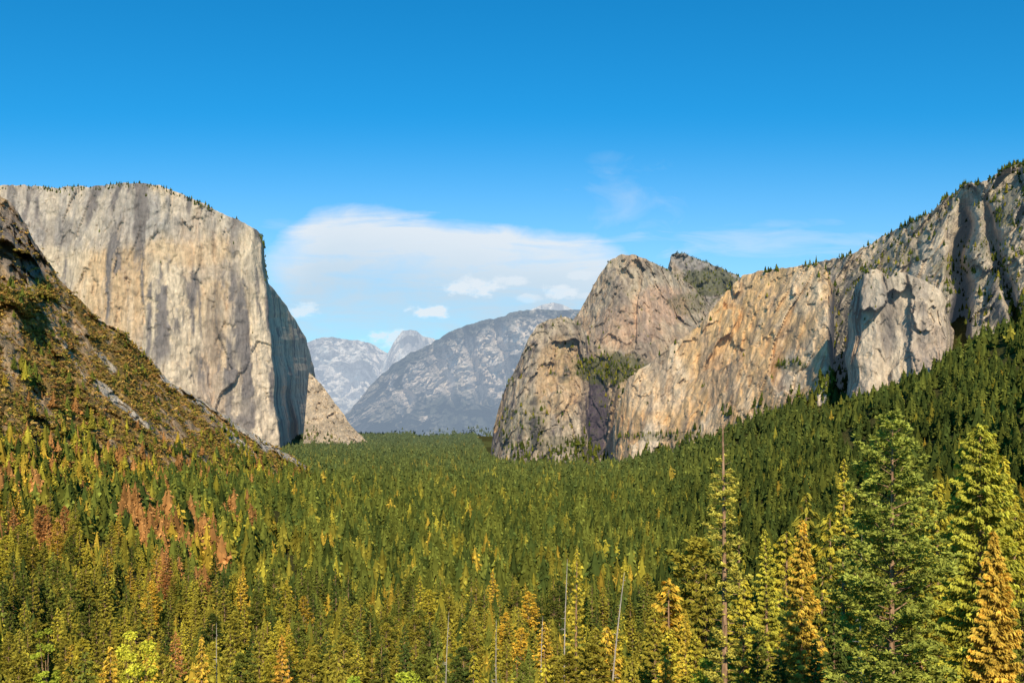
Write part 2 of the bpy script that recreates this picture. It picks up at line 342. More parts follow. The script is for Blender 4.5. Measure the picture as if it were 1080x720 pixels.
R['peak2'] = relief('rocky_peak', 'dark wooded ridge with a blunt rock knob on its left end, behind the notch', 'peak', [
    (694, 300, 3600, 694, 3400, 380), (704, 284, 3600, 704, 3400, 380), (708, 269, 3600, 708, 3400, 380), (713, 266, 3600, 713, 3400, 380), (722, 268, 3600, 722, 3400, 380), (735, 273, 3600, 735, 3400, 380), (750, 278, 3600, 750, 3400, 380), (765, 285, 3600, 765, 3400, 380),
    (782, 293, 3600, 782, 3400, 380), (810, 305, 3600, 810, 3400, 380)],
    130, 90, M_rock, wall_disp(30, 26, 16, .7, 45, 1.6, 3.0), rock_color(PINK*.8, GREY, TAN*.7, .5, .8, 13, vegs=((748, 298, 36, 18, .85),)), jag=1.8, seed=8)
R['spur'] = relief('granite_cliff', 'brown rocky spur with patches of brush, its left edge dropping to the valley floor', 'cliff', [
    (518, 474, 3000, 516, 2960), (521, 450, 3010, 519, 2930), (526, 430, 3010, 523, 2900), (532, 412, 2990, 528, 2870), (545, 385, 2960, 538, 2820), (556, 360, 2950, 548, 2790), (566, 343, 2950, 560, 2780), (580, 336, 2950, 574, 2770), (596, 334, 2960, 588, 2760), (608, 339, 2980, 600, 2770),
    (616, 350, 3000, 610, 2790), (626, 362, 3060, 622, 2940), (640, 376, 3070, 640, 2950), (652, 384, 3000, 654, 2790), (690, 392, 2980, 690, 2740), (730, 405, 2980, 730, 2740)],
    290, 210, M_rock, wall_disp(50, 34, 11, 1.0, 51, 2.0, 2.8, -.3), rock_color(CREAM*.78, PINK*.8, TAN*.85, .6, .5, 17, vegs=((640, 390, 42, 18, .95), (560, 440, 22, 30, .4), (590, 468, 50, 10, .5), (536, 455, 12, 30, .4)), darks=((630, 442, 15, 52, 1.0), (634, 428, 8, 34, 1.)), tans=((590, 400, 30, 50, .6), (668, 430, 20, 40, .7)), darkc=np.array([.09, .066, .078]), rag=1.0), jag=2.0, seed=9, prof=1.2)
R['main'] = relief('granite_cliff', 'sunlit cream and golden granite wall in the right centre, below the notch', 'cliff', [
    (647, 450, 2790, 646, 2750), (653, 425, 2745, 652, 2680), (663, 398, 2720, 664, 2620), (690, 379, 2700, 690, 2560), (710, 362, 2680, 710, 2520), (735, 345, 2660, 735, 2470), (752, 325, 2640, 750, 2440), (765, 308, 2620, 762, 2410), (783, 291, 2600, 780, 2370), (800, 286, 2560, 798, 2330), (820, 284, 2500, 818, 2280),
    (845, 280, 2430, 845, 2210), (862, 276, 2390, 864, 2160), (873, 288, 2370, 872, 2130), (878, 300, 2400, 877, 2140), (882, 300, 2760, 881, 2560), (892, 290, 2840, 893, 2640), (915, 285, 2840, 915, 2660), (940, 290, 2840, 940, 2660)],
    350, 210, M_rock, wall_disp(60, 28, 8, 1.1, 57, 2.5, 2.8, -.2), rock_color(CREAM*1.08, TAN*.85, TAN*1.08, .75, .06, 21, tans=((790, 330, 55, 65, 1.), (830, 330, 42, 52, 1.), (760, 370, 55, 45, .9), (700, 420, 40, 35, .7)), lights=((690, 410, 40, 30, .5), (850, 310, 20, 30, .5)), vegs=((835, 385, 22, 7, .6), (700, 460, 60, 6, .5)), darks=((888, 350, 16, 80, 1.),), streak=.45), jag=2.4, seed=10, prof=1.2)  # tall dark ellipse paints the gully's shadow into the colour
def upper_disp(P, px, py, s):
    d = wall_disp(85, 46, 12, 1.0, 63, 1.9, 3.0, -.4)(P, px, py, s)
    for (cx, w, dep, lean) in ((1013, 9, 260, .06), (1060, 5, 130, -.25), (950, 6, 80, .3)):
        wob = 20*(fbm(P/110., 3, int(cx))-.5)
        d = d+dep*np.exp(-((px-cx+wob+(py-300)*lean)/w)**2)*sstep(-.1, .2, s)*sstep(1.0, .7, s)
    return d
R['upper'] = relief('granite_cliff', 'high grey wooded granite shoulder climbing to the right edge', 'cliff', [
    (845, 284, 2700, 845, 2450, 420), (880, 273, 2620, 880, 2380, 420), (900, 268, 2560, 900, 2250, 420), (920, 256, 2530, 920, 2180, 430), (945, 243, 2480, 945, 2100, 430), (965, 232, 2430, 965, 2060, 430), (985, 221, 2390, 985, 2030, 430), (1000, 206, 2350, 1000, 2010, 430), (1015, 196, 2320, 1015, 1990, 430), (1040, 190, 2280, 1040, 1930, 420), (1060, 178, 2240, 1060, 1880, 410),
    (1080, 171, 2200, 1080, 1820, 400), (1150, 155, 2150, 1150, 1720, 390), (1260, 150, 2150, 1260, 1650, 380)],
    390, 240, M_rock, upper_disp, rock_color(CREAM*.96, PINK*.92, GREY*1.15, .4, .6, 25, vegs=((1010, 280, 30, 14, .5), (950, 270, 30, 12, .5), (1060, 230, 14, 12, .8), (1062, 285, 14, 30, .5)), darks=((1012, 350, 14, 56, 1.), (1050, 320, 6, 28, .7)), lights=((1060, 260, 30, 40, .5), (970, 260, 40, 20, .4))), jag=4.0, seed=11, prof=1.1)  # largest dark ellipse paints shadow into the cleft right of the buttress
R['tower'] = relief('granite_cliff', 'leaning grey granite buttress beside the dark vertical gully on the right', 'cliff', [
    (894, 345, 2150, 893, 2090), (897, 325, 2090, 895, 2030), (903, 303, 2050, 897, 1990), (912, 287, 2010, 902, 1950), (926, 286, 2000, 918, 1930), (940, 290, 2010, 935, 1930), (955, 286, 2000, 950, 1920), (978, 296, 1990, 975, 1900), (990, 306, 1980, 988, 1890), (999, 322, 1990, 996, 1890), (1002, 338, 2050, 1000, 1940), (1006, 350, 2150, 1003, 2040)],
    200, 180, M_rock, wall_disp(50, 26, 7, .9, 69, 3.0, 2.8, .1), rock_color(CREAM*1.0, PINK*1.0, GREY, .4, .06, 29, darks=((935, 330, 7, 50, .4),), lights=((960, 330, 30, 40, .5),)), jag=4.0, seed=12, prof=1.2, sink=60, wobble=4)

# ------------------------------------------------------------------ foliage building blocks
def diamonds(c, d, l, w, r, flat=.6, droop=.12):
    n = len(c)
    d = d/(np.linalg.norm(d, axis=1, keepdims=True)+1e-9)
    up = np.array([0, 0, 1.])+r.normal(0, flat, (n, 3))
    sd = np.cross(d, up); sd /= np.linalg.norm(sd, axis=1, keepdims=True)+1e-9
    l = l[:, None]; w = w[:, None]
    V = np.stack([c-d*l*.5, c+sd*w*.5, c+d*l*.5-np.array([0, 0, 1.])*droop*l, c-sd*w*.5], 1).reshape(-1, 3)
    Q = np.arange(n*4).reshape(n, 4)
    return V, Q
def stuff_proto(n, Rr, seed, power=.85, core=.64):
    r = np.random.default_rng(seed)
    t = .05+.95*(1-r.random(n)**.62)
    t = np.clip(t, .05, .985)
    rad = Rr*(1-t)**power*(.75+.5*r.random(n))+.006
    a = r.random(n)*2*math.pi
    k = .5+.4*r.random(n)
    c = np.stack([np.cos(a)*rad*k, np.sin(a)*rad*k, t], 1)
    d = np.stack([np.cos(a+r.normal(0, .4, n)), np.sin(a+r.normal(0, .4, n)), -.62+r.normal(0, .35, n)], 1)
    s = math.sqrt(40.0/n)
    V, Q = diamonds(c, d, rad*.62*min(1.15, s)+.03*s, (rad*.42+.02)*s, r)
    sh = np.repeat(.66+.68*r.random(n), 4)
    m = 6; b = len(V)
    ang = np.arange(m)*2*math.pi/m
    ring = np.stack([np.cos(ang)*Rr*core, np.sin(ang)*Rr*core, 0*ang+.10], 1)
    V = np.concatenate([V, [[0, 0, .97]], ring, [[0, 0, .0]]]); sh = np.concatenate([sh, np.full(m+2, .68)])
    Q = np.concatenate([Q, [[b, b+1+i, b+m+1, b+1+(i+1) % m] for i in range(m)]])
    return V, Q, sh
def shrub_proto(n, seed):
    r = np.random.default_rng(seed)
    a = r.random(n)*2*math.pi; e = r.random(n)
    rad = .5*np.sqrt(1-e**2)
    c = np.stack([np.cos(a)*rad, np.sin(a)*rad, e*.7], 1)*(.6+.4*r.random((n, 1)))
    d = c+r.normal(0, .25, (n, 3))
    V, Q = diamonds(c, d, np.full(n, .55), np.full(n, .42), r, 1.0)
    return V, Q, np.repeat(.7+.6*r.random(n), 4)
class Stuff:
    def __init__(s): s.V = []; s.Q = []; s.C = []; s.n = 0
    def add(s, proto, P, h, w, col):
        V, Q, sh = proto; N = len(P)
        if N == 0: return
        a = rng.random(N)*2*math.pi; ca, sa = np.cos(a)[:, None], np.sin(a)[:, None]
        x = V[None, :, 0]*w[:, None]; y = V[None, :, 1]*w[:, None]
        W = np.stack([x*ca-y*sa, x*sa+y*ca, V[None, :, 2]*h[:, None]], -1)+P[:, None, :]
        s.V.append(W.reshape(-1, 3).astype(np.float32))
        s.Q.append((Q[None]+(np.arange(N)*len(V))[:, None, None]+s.n).reshape(-1, 4).astype(np.int32))
        s.C.append((col[:, None, :]*sh[None, :, None]).reshape(-1, 3).astype(np.float32))
        s.n += N*len(V)
    def build(s, name, label, cat, mat):
        o = link(name, mesh_np(name, np.concatenate(s.V), np.concatenate(s.Q), np.concatenate(s.C), False), mat)
        return tag(o, label, cat, kind='stuff')
def add_mix(st, protos, P, h, w, col):
    k = rng.integers(0, len(protos), len(P))
    for i, p in enumerate(protos):
        m = k == i; st.add(p, P[m], h[m], w[m], col[m])
PW = [.95, .65, .8, .5, 1.0, .75, .6]
PN = [stuff_proto(120, .22+.045*(i % 3), 100+i, PW[i]) for i in range(7)]
PM = [stuff_proto(48, .24+.05*(i % 3), 200+i, PW[i]) for i in range(6)]
PF = [stuff_proto(15, .26+.05*(i % 3), 300+i, PW[i]*.9, .7) for i in range(6)]

G_DARK = np.array([.080, .105, .022]); G_MID = np.array([.170, .182, .03]); G_OLIVE = np.array([.31, .26, .034]); G_YEL = np.array([.46, .38, .042]); G_GOLD = np.array([.56, .37, .045]); G_RUST = np.array([.46, .215, .065])
PAL = np.stack([G_DARK, G_MID, G_OLIVE, G_YEL, G_GOLD, G_RUST])
def tree_class(x, y, px):
    n = len(x)
    cl = fbm(np.stack([x/70, y/110, 0*x], -1), 3, 7)
    rusty = sstep(.48, .62, fbm(np.stack([x/60, y/90, 0*x+4], -1), 3, 9))*sstep(330, 120, px)*sstep(480, 680, y)
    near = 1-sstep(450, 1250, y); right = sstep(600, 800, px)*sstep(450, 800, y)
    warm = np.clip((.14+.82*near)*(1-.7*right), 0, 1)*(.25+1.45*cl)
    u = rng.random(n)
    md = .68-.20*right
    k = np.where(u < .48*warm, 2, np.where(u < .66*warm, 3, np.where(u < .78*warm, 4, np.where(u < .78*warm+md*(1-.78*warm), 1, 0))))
    return np.where(rng.random(n) < rusty*.65, 5, k)
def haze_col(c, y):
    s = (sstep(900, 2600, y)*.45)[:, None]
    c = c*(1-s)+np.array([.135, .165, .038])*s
    h = (sstep(1500, 5500, y)*.55)[:, None]  # distance haze painted into the foliage colour
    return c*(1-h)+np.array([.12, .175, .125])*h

# ------------------------------------------------------------------ forest positions
def hillYB(px): return np.interp(px, [-260, 0, 65, 130, 180, 240, 310, 352, 353], [450, 740, 830, 960, 1100, 1320, 1640, 1900, 1e5])
def rightYB(px): return np.interp(px, [500, 515, 560, 600, 690, 740, 800, 850, 890, 1000, 1080, 1200], [6050, 2980, 2850, 2820, 2640, 2500, 2360, 2230, 2060, 1930, 1860, 1700])
def sample(y0, y1, area, umin=-.6, umax=.6, gap=.7):
    A = (umax-umin)*(y1**2-y0**2)/2; n = int(A/area)
    y = np.sqrt(y0**2+(y1**2-y0**2)*rng.random(n)); u = umin+(umax-umin)*rng.random(n)
    px = 540+F*u; ok = ((y < hillYB(px)*1.12) | ((px > 270) & (y > 2500))) & (y < rightYB(px)+40)
    dn = fbm(np.stack([u*y/55, y/90, 0*y], -1), 3, 77)
    ok &= rng.random(n) > gap*sstep(.54, .68, dn)
    return (u*y)[ok], y[ok], px[ok]
cand = sample(285, 800, 105)
farA = sample(800, 1700, 112, gap=.6); farB = sample(1700, 6000, 160, gap=.45)
HR = lambda n: 10+29*rng.random(n)**1.2

# ------------------------------------------------------------------ hero trees: px, top py, depth, kind, colour, crown radius, label
LIME = (.44, .48, .05)
heroes = [
 (762, 446, 132, 'ragged', (.60, .52, .09), 4.1, 'tall ragged pine with a bare brown top and gappy yellow green branches', 'tall ragged pine'),
 (846, 546, 130, 'fir', (.70, .48, .07), 4.3, 'golden cone shaped fir in front of the gap left of the big dark pine', 'golden cone shaped fir'),
 (941, 434, 96, 'pine', (.38, .40, .07), 6.2, 'big dark green pine with a visible trunk, largest tree in the foreground', 'big dark green pine'),
 (1034, 446, 125, 'broad', (.50, .47, .06), 6.6, 'broad bright yellow green conifer beside the right edge, right of the big dark pine', 'broad yellow green conifer'),
 (1047, 558, 98, 'fir', (.68, .46, .07), 3.6, 'orange gold fir at the lower right corner', 'orange gold corner fir'),
 (890, 482, 165, 'fir', (.60, .49, .06), 5.0, 'slim yellow pine rising just left of the big dark pine top', 'slim yellow pine'),
 (806, 556, 175, 'fir', (.54, .48, .06), 5.2, 'yellow green fir between the tall ragged pine and the golden cone shaped fir', 'yellow green fir'),
 (722, 640, 195, 'fir', (.66, .49, .06), 3.6, 'small golden fir low on the left of the tall ragged pine', 'small golden fir'),
 (609, 574, 320, 'fir', (.56, .44, .05), 5.4, 'tall olive gold fir standing behind the upright grey snag', 'tall olive gold fir'),
 (297, 668, 265, 'fir', (.68, .40, .06), 5.0, 'bright orange fir on the bottom edge, left of centre', 'bright orange fir'),
 (213, 668, 270, 'fir', (.66, .44, .06), 4.2, 'amber fir on the bottom edge beside the thin dead pole', 'amber fir'),
 (145, 656, 262, 'leafy', (.66, .62, .06), 6.5, 'bright yellow leafy tree with open crown near the lower left corner', 'bright yellow leafy tree'),
 (48, 655, 300, 'leafy', (.38, .42, .045), 4.5, 'lime green leafy tree left of the bright yellow leafy tree', 'lime green leafy tree'),
 (430, 700, 250, 'leafy', LIME, 6.0, 'lime green leafy treetop on the bottom edge near the centre', 'lime green treetop'),
 (375, 706, 245, 'leafy', (.34, .42, .04), 5.5, 'fresh green leafy treetop on the bottom edge, right of the bright orange fir', 'fresh green treetop'),
 (756, 682, 150, 'leafy', LIME, 4.5, 'lime green bushy tree on the bottom edge below the tall ragged pine', 'lime bushy tree'),
 (658, 602, 255, 'snag', None, .40, 'leaning bare pale snag without bark near the bottom centre', 'leaning pale snag'),
 (598, 588, 305, 'snag', None, .36, 'upright grey snag in front of the tall olive gold fir', 'upright grey snag'),
 (572, 648, 300, 'snag', None, .28, 'thin grey snag left of the upright grey snag', 'thin grey snag'),
 (523, 652, 300, 'snag', None, .28, 'short grey snag among green firs at the bottom centre', 'short grey snag'),
 (473, 644, 295, 'snag', None, .30, 'branchy pale snag left of the short grey snag', 'branchy pale snag'),
 (228, 655, 290, 'snag', None, .26, 'thin dead pole beside the amber fir', 'thin dead pole'),
 (908, 560, 150, 'snag', None, .24, 'dead grey spire standing between the golden fir and the big dark pine', 'dead grey spire'),
]
fills = [(690, 640, 235, 2), (705, 662, 212, 3), (742, 596, 225, 2), (786, 610, 205, 3), (822, 622, 182, 1), (868, 585, 195, 1), (902, 590, 175, 3), (880, 640, 142, 0), (915, 610, 135, 1), (975, 560, 150, 3), (992, 505, 195, 3), (1008, 610, 132, 1),
 (1072, 530, 150, 3), (1076, 630, 104, 1), (985, 655, 112, 2), (800, 660, 152, 1), (770, 640, 175, 1), (735, 668, 172, 3), (700, 690, 165, 4), (900, 690, 104, 0), (860, 672, 122, 1), (1018, 690, 98, 3), (820, 690, 115, 0), (680, 668, 240, 3), (668, 690, 225, 2),
 (1062, 480, 210, 3), (965, 500, 220, 2), (925, 520, 230, 3), (852, 520, 260, 2), (830, 560, 240, 3), (780, 560, 260, 1), (735, 570, 280, 2), (705, 610, 270, 4), (875, 540, 250, 3), (1005, 540, 240, 2), (640, 660, 260, 4), (625, 680, 250, 2), (545, 690, 255, 1), (500, 690, 260, 3), (330, 690, 262, 2), (255, 690, 262, 1), (180, 695, 255, 2), (90, 685, 265, 1), (20, 690, 262, 2), (460, 694, 258, 2), (575, 694, 258, 3), (600, 690, 256, 2)]

trees = []
for (px, pt, Y, kind, colr, Rr, lab, short) in heroes:
    x = (px-540)/F*Y; z = float(ground(x, Y)); h = (HY-pt)/F*Y-z
    trees.append(dict(x=x, y=Y, z=z, h=h, w=Rr, px=px, top=pt, kind=kind, col=colr, lab=lab, short=short, hero=True))
for (px, pt, Y, k) in fills:
    x = (px-540)/F*Y; z = float(ground(x, Y)); h = (HY-pt)/F*Y-z
    trees.append(dict(x=x, y=Y, z=z, h=h, w=h*.13*random.uniform(.8, 1.15), px=px, top=pt, kind='any', k=k, hero=False, fill=True))
cx, cy, cpx = cand
ck = tree_class(cx, cy, cpx); ch = HR(len(cx)); cw = ch*(.15+.06*rng.random(len(cx)))
czz = ground(cx, cy)-.5
ctop = HY-(czz+ch)/cy*F
keep = np.ones(len(cx), bool)
for t in trees:
    keep &= ~((np.hypot(cx-t['x'], cy-t['y']) < 5) | ((t['hero']) & (cy < t['y']) & (np.abs(cpx-t['px']) < 12)))
cx, cy, cpx, ck, ch, cw, czz, ctop = [v[keep] for v in (cx, cy, cpx, ck, ch, cw, czz, ctop)]
for i in range(len(cx)):
    trees.append(dict(x=cx[i], y=cy[i], z=czz[i], h=ch[i], w=cw[i], px=cpx[i], top=ctop[i], kind='any', k=int(ck[i]), hero=False, fill=False))
order = sorted(range(len(trees)), key=lambda i: trees[i]['y'])
buf = np.zeros((360, 540), bool); vis = np.zeros(len(trees), int)
for i in order:
    t = trees[i]; X = t['px']/2; y0 = t['top']/2; y1 = (HY-t['z']/t['y']*F)/2; hw = t['w']/t['y']*F/2
    if t['kind'] == 'snag': hw = .8
    for r in range(max(0, int(y0)), min(360, int(y1))):
        k = hw*min(1, (r-y0)/(y1-y0)*1.25); a = max(0, int(X-k)); b = min(540, int(X+k)+1)
        if b > a:
            seg = buf[r, a:b]; vis[i] += (~seg).sum(); seg[:] = True
rest = [i for i in order if not trees[i]['hero']]
rest.sort(key=lambda i: -vis[i])
indiv = [i for i in rest if vis[i] > 10][:290]
iset = set(indiv)
st = Stuff()
m = [i for i in rest if i not in iset and not trees[i]['fill']]
def arr(k): return np.array([trees[i][k] for i in m], float)
mk = np.array([trees[i]['k'] for i in m])
jit = lambda n: (.68+.64*rng.random((n, 1)))
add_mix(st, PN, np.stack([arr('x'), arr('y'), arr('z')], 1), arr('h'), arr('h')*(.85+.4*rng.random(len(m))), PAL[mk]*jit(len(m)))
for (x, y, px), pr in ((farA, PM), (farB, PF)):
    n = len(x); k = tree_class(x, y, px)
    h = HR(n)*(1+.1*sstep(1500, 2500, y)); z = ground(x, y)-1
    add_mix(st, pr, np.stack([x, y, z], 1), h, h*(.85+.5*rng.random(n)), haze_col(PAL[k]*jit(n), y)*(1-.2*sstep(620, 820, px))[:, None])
def scatter(r, n, weight, hmin, hmax, protos, pal, wf=1.0, target=None, haze=0., dim=.85):
    w = weight.ravel(); w = w*np.linalg.norm(np.cross(np.gradient(r['P'], axis=1), np.gradient(r['P'], axis=0)), axis=-1).ravel()
    if w.sum() <= 0: return
    idx = rng.choice(len(w), n, p=w/w.sum())
    P = r['P'].reshape(-1, 3)[idx]+rng.normal(0, 1.0, (n, 3))*[3, 0, 0]-[0, 0, 1.0]
    h = hmin+(hmax-hmin)*rng.random(n)**1.5
    c = pal[rng.integers(0, len(pal), n)]*jit(n)*dim
    if haze: c = c*(1-haze)+np.array([.13, .175, .13])*haze  # haze tint painted into the tree colour
    add_mix(target or st, protos, P, h, h*wf*(.8+.5*rng.random(n)), c)
hl = R['hill']; nz = fbm(hl['P']/80., 3, 55)
inv = (hl['px'] > -40)*1.0
scatter(hl, 3400, inv*sstep(.65, .05, hl['s']+.7*(nz-.5))**1.5, 8, 26, PM, PAL[[1, 1, 2, 2, 3, 4, 5, 5, 0]], dim=1.)
scatter(hl, 1500, inv*sstep(.95, .3, hl['s']+.5*(nz-.5))*sstep(190, 270, hl['px']), 7, 19, PM, PAL[[0, 1, 1, 2, 2]], dim=1.)
scatter(hl, 600, inv*sstep(.45, .6, nz)*hl['veg'], 5, 13, PM, PAL[[0, 1, 1, 2]], dim=1.)
sh = Stuff(); SHP = [shrub_proto(14, 400+i) for i in range(5)]
SP = np.array([[.38, .27, .055], [.48, .31, .065], [.55, .33, .08], [.26, .21, .045], [.58, .37, .10], [.42, .21, .07], [.30, .25, .05]])
scatter(hl, 24000, inv*(hl['veg']*sstep(.32, .5, nz+.07)+.08), 1.2, 3.9, SHP, SP, 1.4, sh)
sh.build('brush', 'low olive and brown brush covering the steep left hillside', 'brush', M_fol)
def rim(r, wid): return (r['s'] > 1-wid)*1.0
nzw = fbm(R['wall']['P']/70., 3, 56)
inw = (R['wall']['px'] > -20)*1.0*(R['wall']['px'] < 282)
scatter(R['wall'], 420, rim(R['wall'], .02)*inw*sstep(.35, .55, nzw), 5, 14, PF, PAL[[0, 0, 1]], .9)
scatter(R['wall'], 40, R['wall']['veg']*inw*(R['wall']['s'] > .5), 6, 12, PF, PAL[[0, 1]])
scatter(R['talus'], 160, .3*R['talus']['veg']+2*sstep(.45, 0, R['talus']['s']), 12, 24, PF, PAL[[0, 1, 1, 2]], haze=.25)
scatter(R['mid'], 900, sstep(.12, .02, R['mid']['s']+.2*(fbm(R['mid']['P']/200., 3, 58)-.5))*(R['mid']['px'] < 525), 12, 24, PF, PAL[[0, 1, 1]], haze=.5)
for nm, n1, n2, n3_, h0, h1 in (('peak', 350, 40, 0, 6, 14), ('peak2', 450, 70, 0, 6, 15), ('spur', 650, 40, 700, 7, 22), ('main', 150, 60, 800, 6, 24), ('upper', 1100, 320, 900, 6, 22), ('tower', 15, 20, 260, 6, 18)):
    r = R[nm]; vis_ = (r['px'] < 1110)*1.0; q = fbm(r['P']/60., 3, 57)
    scatter(r, n1, r['veg']**1.8*vis_, h0, h1*.8, PF, PAL[[0, 0, 1, 1, 2]], .85)
    scatter(r, n2, rim(r, .02)*vis_*sstep(.4, .6, q), h0, h1*.8, PF, PAL[[0, 0, 1]], .85)
    lo = .42 if nm == 'upper' else .24
    if n3_: scatter(r, n3_, vis_*sstep(lo, lo*.3, r['s']+.7*(q-.5)), h0+4, h1+4, PF, PAL[[0, 0, 1, 1]], .85)
st.build('forest', 'dense conifer forest filling the valley floor and the right hand slopes', 'forest', M_fol)

# ------------------------------------------------------------------ individual tree meshes
def tube(pts, rad, k=7):
    pts = np.asarray(pts, float); V = []; Q = []
    ang = np.arange(k)*2*math.pi/k
    for i, p in enumerate(pts):
        d = pts[min(i+1, len(pts)-1)]-pts[max(i-1, 0)]; d /= np.linalg.norm(d)+1e-9
        a = np.cross(d, [0, 0, 1.] if abs(d[2]) < .9 else [1., 0, 0]); a /= np.linalg.norm(a); b = np.cross(d, a)
        V += [p+rad[i]*(math.cos(t)*a+math.sin(t)*b) for t in ang]
    for i in range(len(pts)-1):
        for j in range(k): Q.append((i*k+j, i*k+(j+1) % k, (i+1)*k+(j+1) % k, (i+1)*k+j))
    return np.array(V), np.array(Q)
def merge(parts):
    V = []; Q = []; n = 0
    for v, q in parts: V.append(v); Q.append(q+n); n += len(v)
    return np.concatenate(V), np.concatenate(Q)
def conifer(H, Rr, nb, per, leaf, base, seed, style='fir', power=.8, limbs=True):
    r = np.random.default_rng(seed)
    bend = r.normal(0, .006*H, 2)
    ax = lambda t: np.array([bend[0]*math.sin(t*3), bend[1]*math.sin(t*2.4), t*H])
    ts = np.linspace(0, 1, 12); tr = H*(.0075 if style == 'ragged' else .009)+.05; tip = .10 if style == 'ragged' else .025
    parts = [tube([ax(t) for t in ts], [tr*(1-t)**.8+tip for t in ts], 8)]
    cs = []; ds = []; ls = []; sh = []
    lobe = r.random(16)
    for i in range(nb):
        t = base+(1-base)*((i+r.random())/nb)
        q = (t-base)/(1-base)
        if style == 'fir': pr = (1-q)**power*min(1, .55+q*4)
        elif style == 'pine': pr = ((math.sin(math.pi*min(1, (.18+.82*q)))**.75)*.9+.08*(1-q))*(.7+.5*lobe[int(q*15)])
        else: pr = (.45+.55*r.random())*(1-.6*q)*(.4 if q > .88 else 1)*(.5+.8*lobe[int(q*15)])
        L = Rr*pr*(.6+.6*r.random())+.15
        a = i*2.39996+r.normal(0, .35)
        up = {'fir': -.22, 'pine': .12, 'ragged': -.12}[style]+r.normal(0, .1)+.3*q
        o = np.array([math.cos(a), math.sin(a), 0]); p0 = ax(t); sd = np.array([-o[1], o[0], 0])
        curve = .25 if style != 'ragged' else .1
        def bp(f): return p0+o*L*f+np.array([0, 0, 1.])*(up*L*f+curve*L*f*f)
        if limbs: parts.append(tube([bp(0), bp(.45), bp(.9)], [.02+.012*L, .015+.007*L, .012], 4))
        if style == 'ragged' and (q > .91 or r.random() < .14): continue
        n = max(3, int(per*(L/Rr)))
        if style == 'fir':
            f = .12+.9*np.sqrt(r.random(n)); lat = r.normal(0, .17, n)*L*(1.15-f)
            c = np.array([bp(x) for x in f])+sd*lat[:, None]+r.normal(0, .05*leaf+.02*L, (n, 3))
            d = o+sd*np.sign(lat)[:, None]*(.3+.5*r.random((n, 1)))+r.normal(0, .3, (n, 3)); d[:, 2] -= .55
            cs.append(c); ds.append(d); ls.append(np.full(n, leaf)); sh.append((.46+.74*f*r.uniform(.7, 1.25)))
        else:
            nt_ = max(3, int(n/11))
            for _ in range(nt_):
                f = .35+.65*r.random()**.7; cc = bp(f)+sd*r.normal(0, .15)*L+np.array([0, 0, r.normal(.1, .10)*min(L, 2)])
                k = 11; d = r.normal(0, 1, (k, 3)); d[:, 2] = np.abs(d[:, 2])*.7+.1*d[:, 2]; d += o*.5
                d /= np.linalg.norm(d, axis=1, keepdims=True)
                cs.append(cc+d*leaf*.55); ds.append(d); ls.append(np.full(k, leaf)); sh.append(np.full(k, r.uniform(.6, 1.35)))
    c = np.concatenate(cs); d = np.concatenate(ds); l = np.concatenate(ls)*r.uniform(.6, 1.3, len(c)); s = np.concatenate(sh)
    V, Q = diamonds(c, d, l, l*.40, r, .5 if style == 'fir' else 1.2)
    return merge(parts), (V, Q, np.repeat(s, 4)[:, None]*np.ones(3))
def leafy(H, Rr, nl, per, leaf, seed, dens=1):
    r = np.random.default_rng(seed)
    parts = [tube([(0, 0, 0), (.1, .05, H*.4), (0, .1, H*.75)], [.28, .22, .1], 7)]
    cs = []; ds = []; sh = []
    for i in range(nl):
        a = i*2.4+r.normal(0, .4); e = r.random(); rad = Rr*(.25+.65*math.sqrt(r.random()))*math.sin(math.pi*(.2+.72*e))**.6
        c = np.array([math.cos(a)*rad, math.sin(a)*rad, H*(.42+.53*e)])
        lr = Rr*r.uniform(.2, .36)
        b = np.array([0, .05, H*r.uniform(.3, .6)]); mid = (b+c)/2+r.normal(0, .3, 3)
        parts.append(tube([b, mid, c], [.11, .07, .03], 5))
        d = r.normal(0, 1, (per, 3)); d /= np.linalg.norm(d, axis=1, keepdims=True)
        cs.append(c+d*lr*np.array([1, 1, .75])*(.5+.6*r.random((per, 1)))); ds.append(d+r.normal(0, .7, (per, 3))); sh.append(np.full(per, r.uniform(.65, 1.25)))
    c = np.concatenate(cs); d = np.concatenate(ds); s = np.concatenate(sh); l = leaf*r.uniform(.6, 1.3, len(c))
    V, Q = diamonds(c, d, l, l*.7, r, 1.2)
    return merge(parts), (V, Q, np.repeat(s, 4)[:, None]*np.ones(3))
def snag_mesh(H, rad, lean, seed):
    r = np.random.default_rng(seed); ts = np.linspace(0, 1, 14)
    f = lambda t: np.array([lean*H*t+.18*math.sin(t*7), .1*math.sin(t*5), H*t])
    trunk = tube([f(t) for t in ts], [rad*(1-.75*t)*(1 if t < .97 else .5) for t in ts], 8)
    br = []
    for i in range(20):
        t = r.uniform(.35, .97); a = r.random()*6.28; L = r.uniform(1.0, 4.0)*(1.15-t)
        o = np.array([math.cos(a), math.sin(a), r.uniform(-.35, .35)]); p = f(t)
        br.append(tube([p, p+o*L*.6, p+o*L+np.array([0, 0, r.uniform(-.4, .3)])], [.10, .06, .02], 4))
    return trunk, br
def make_tree(name, tm, cm, col):
    e = bpy.data.objects.new(name, None); COL.objects.link(e)
    t = link('trunk', tm, M_bark, e); c = link('crown', cm, M_crown, e); c.color = (*col, 1)
    return e
def mesh_pair(nm, res):
    (tv, tq), (v, q, s) = res
    return mesh_np(nm+'_trunk', tv, tq), mesh_np(nm+'_crown', v, q, s, False)
KINDNAME = {'fir': 'fir_tree', 'broad': 'fir_tree', 'pine': 'pine_tree', 'ragged': 'pine_tree', 'leafy': 'broadleaf_tree'}
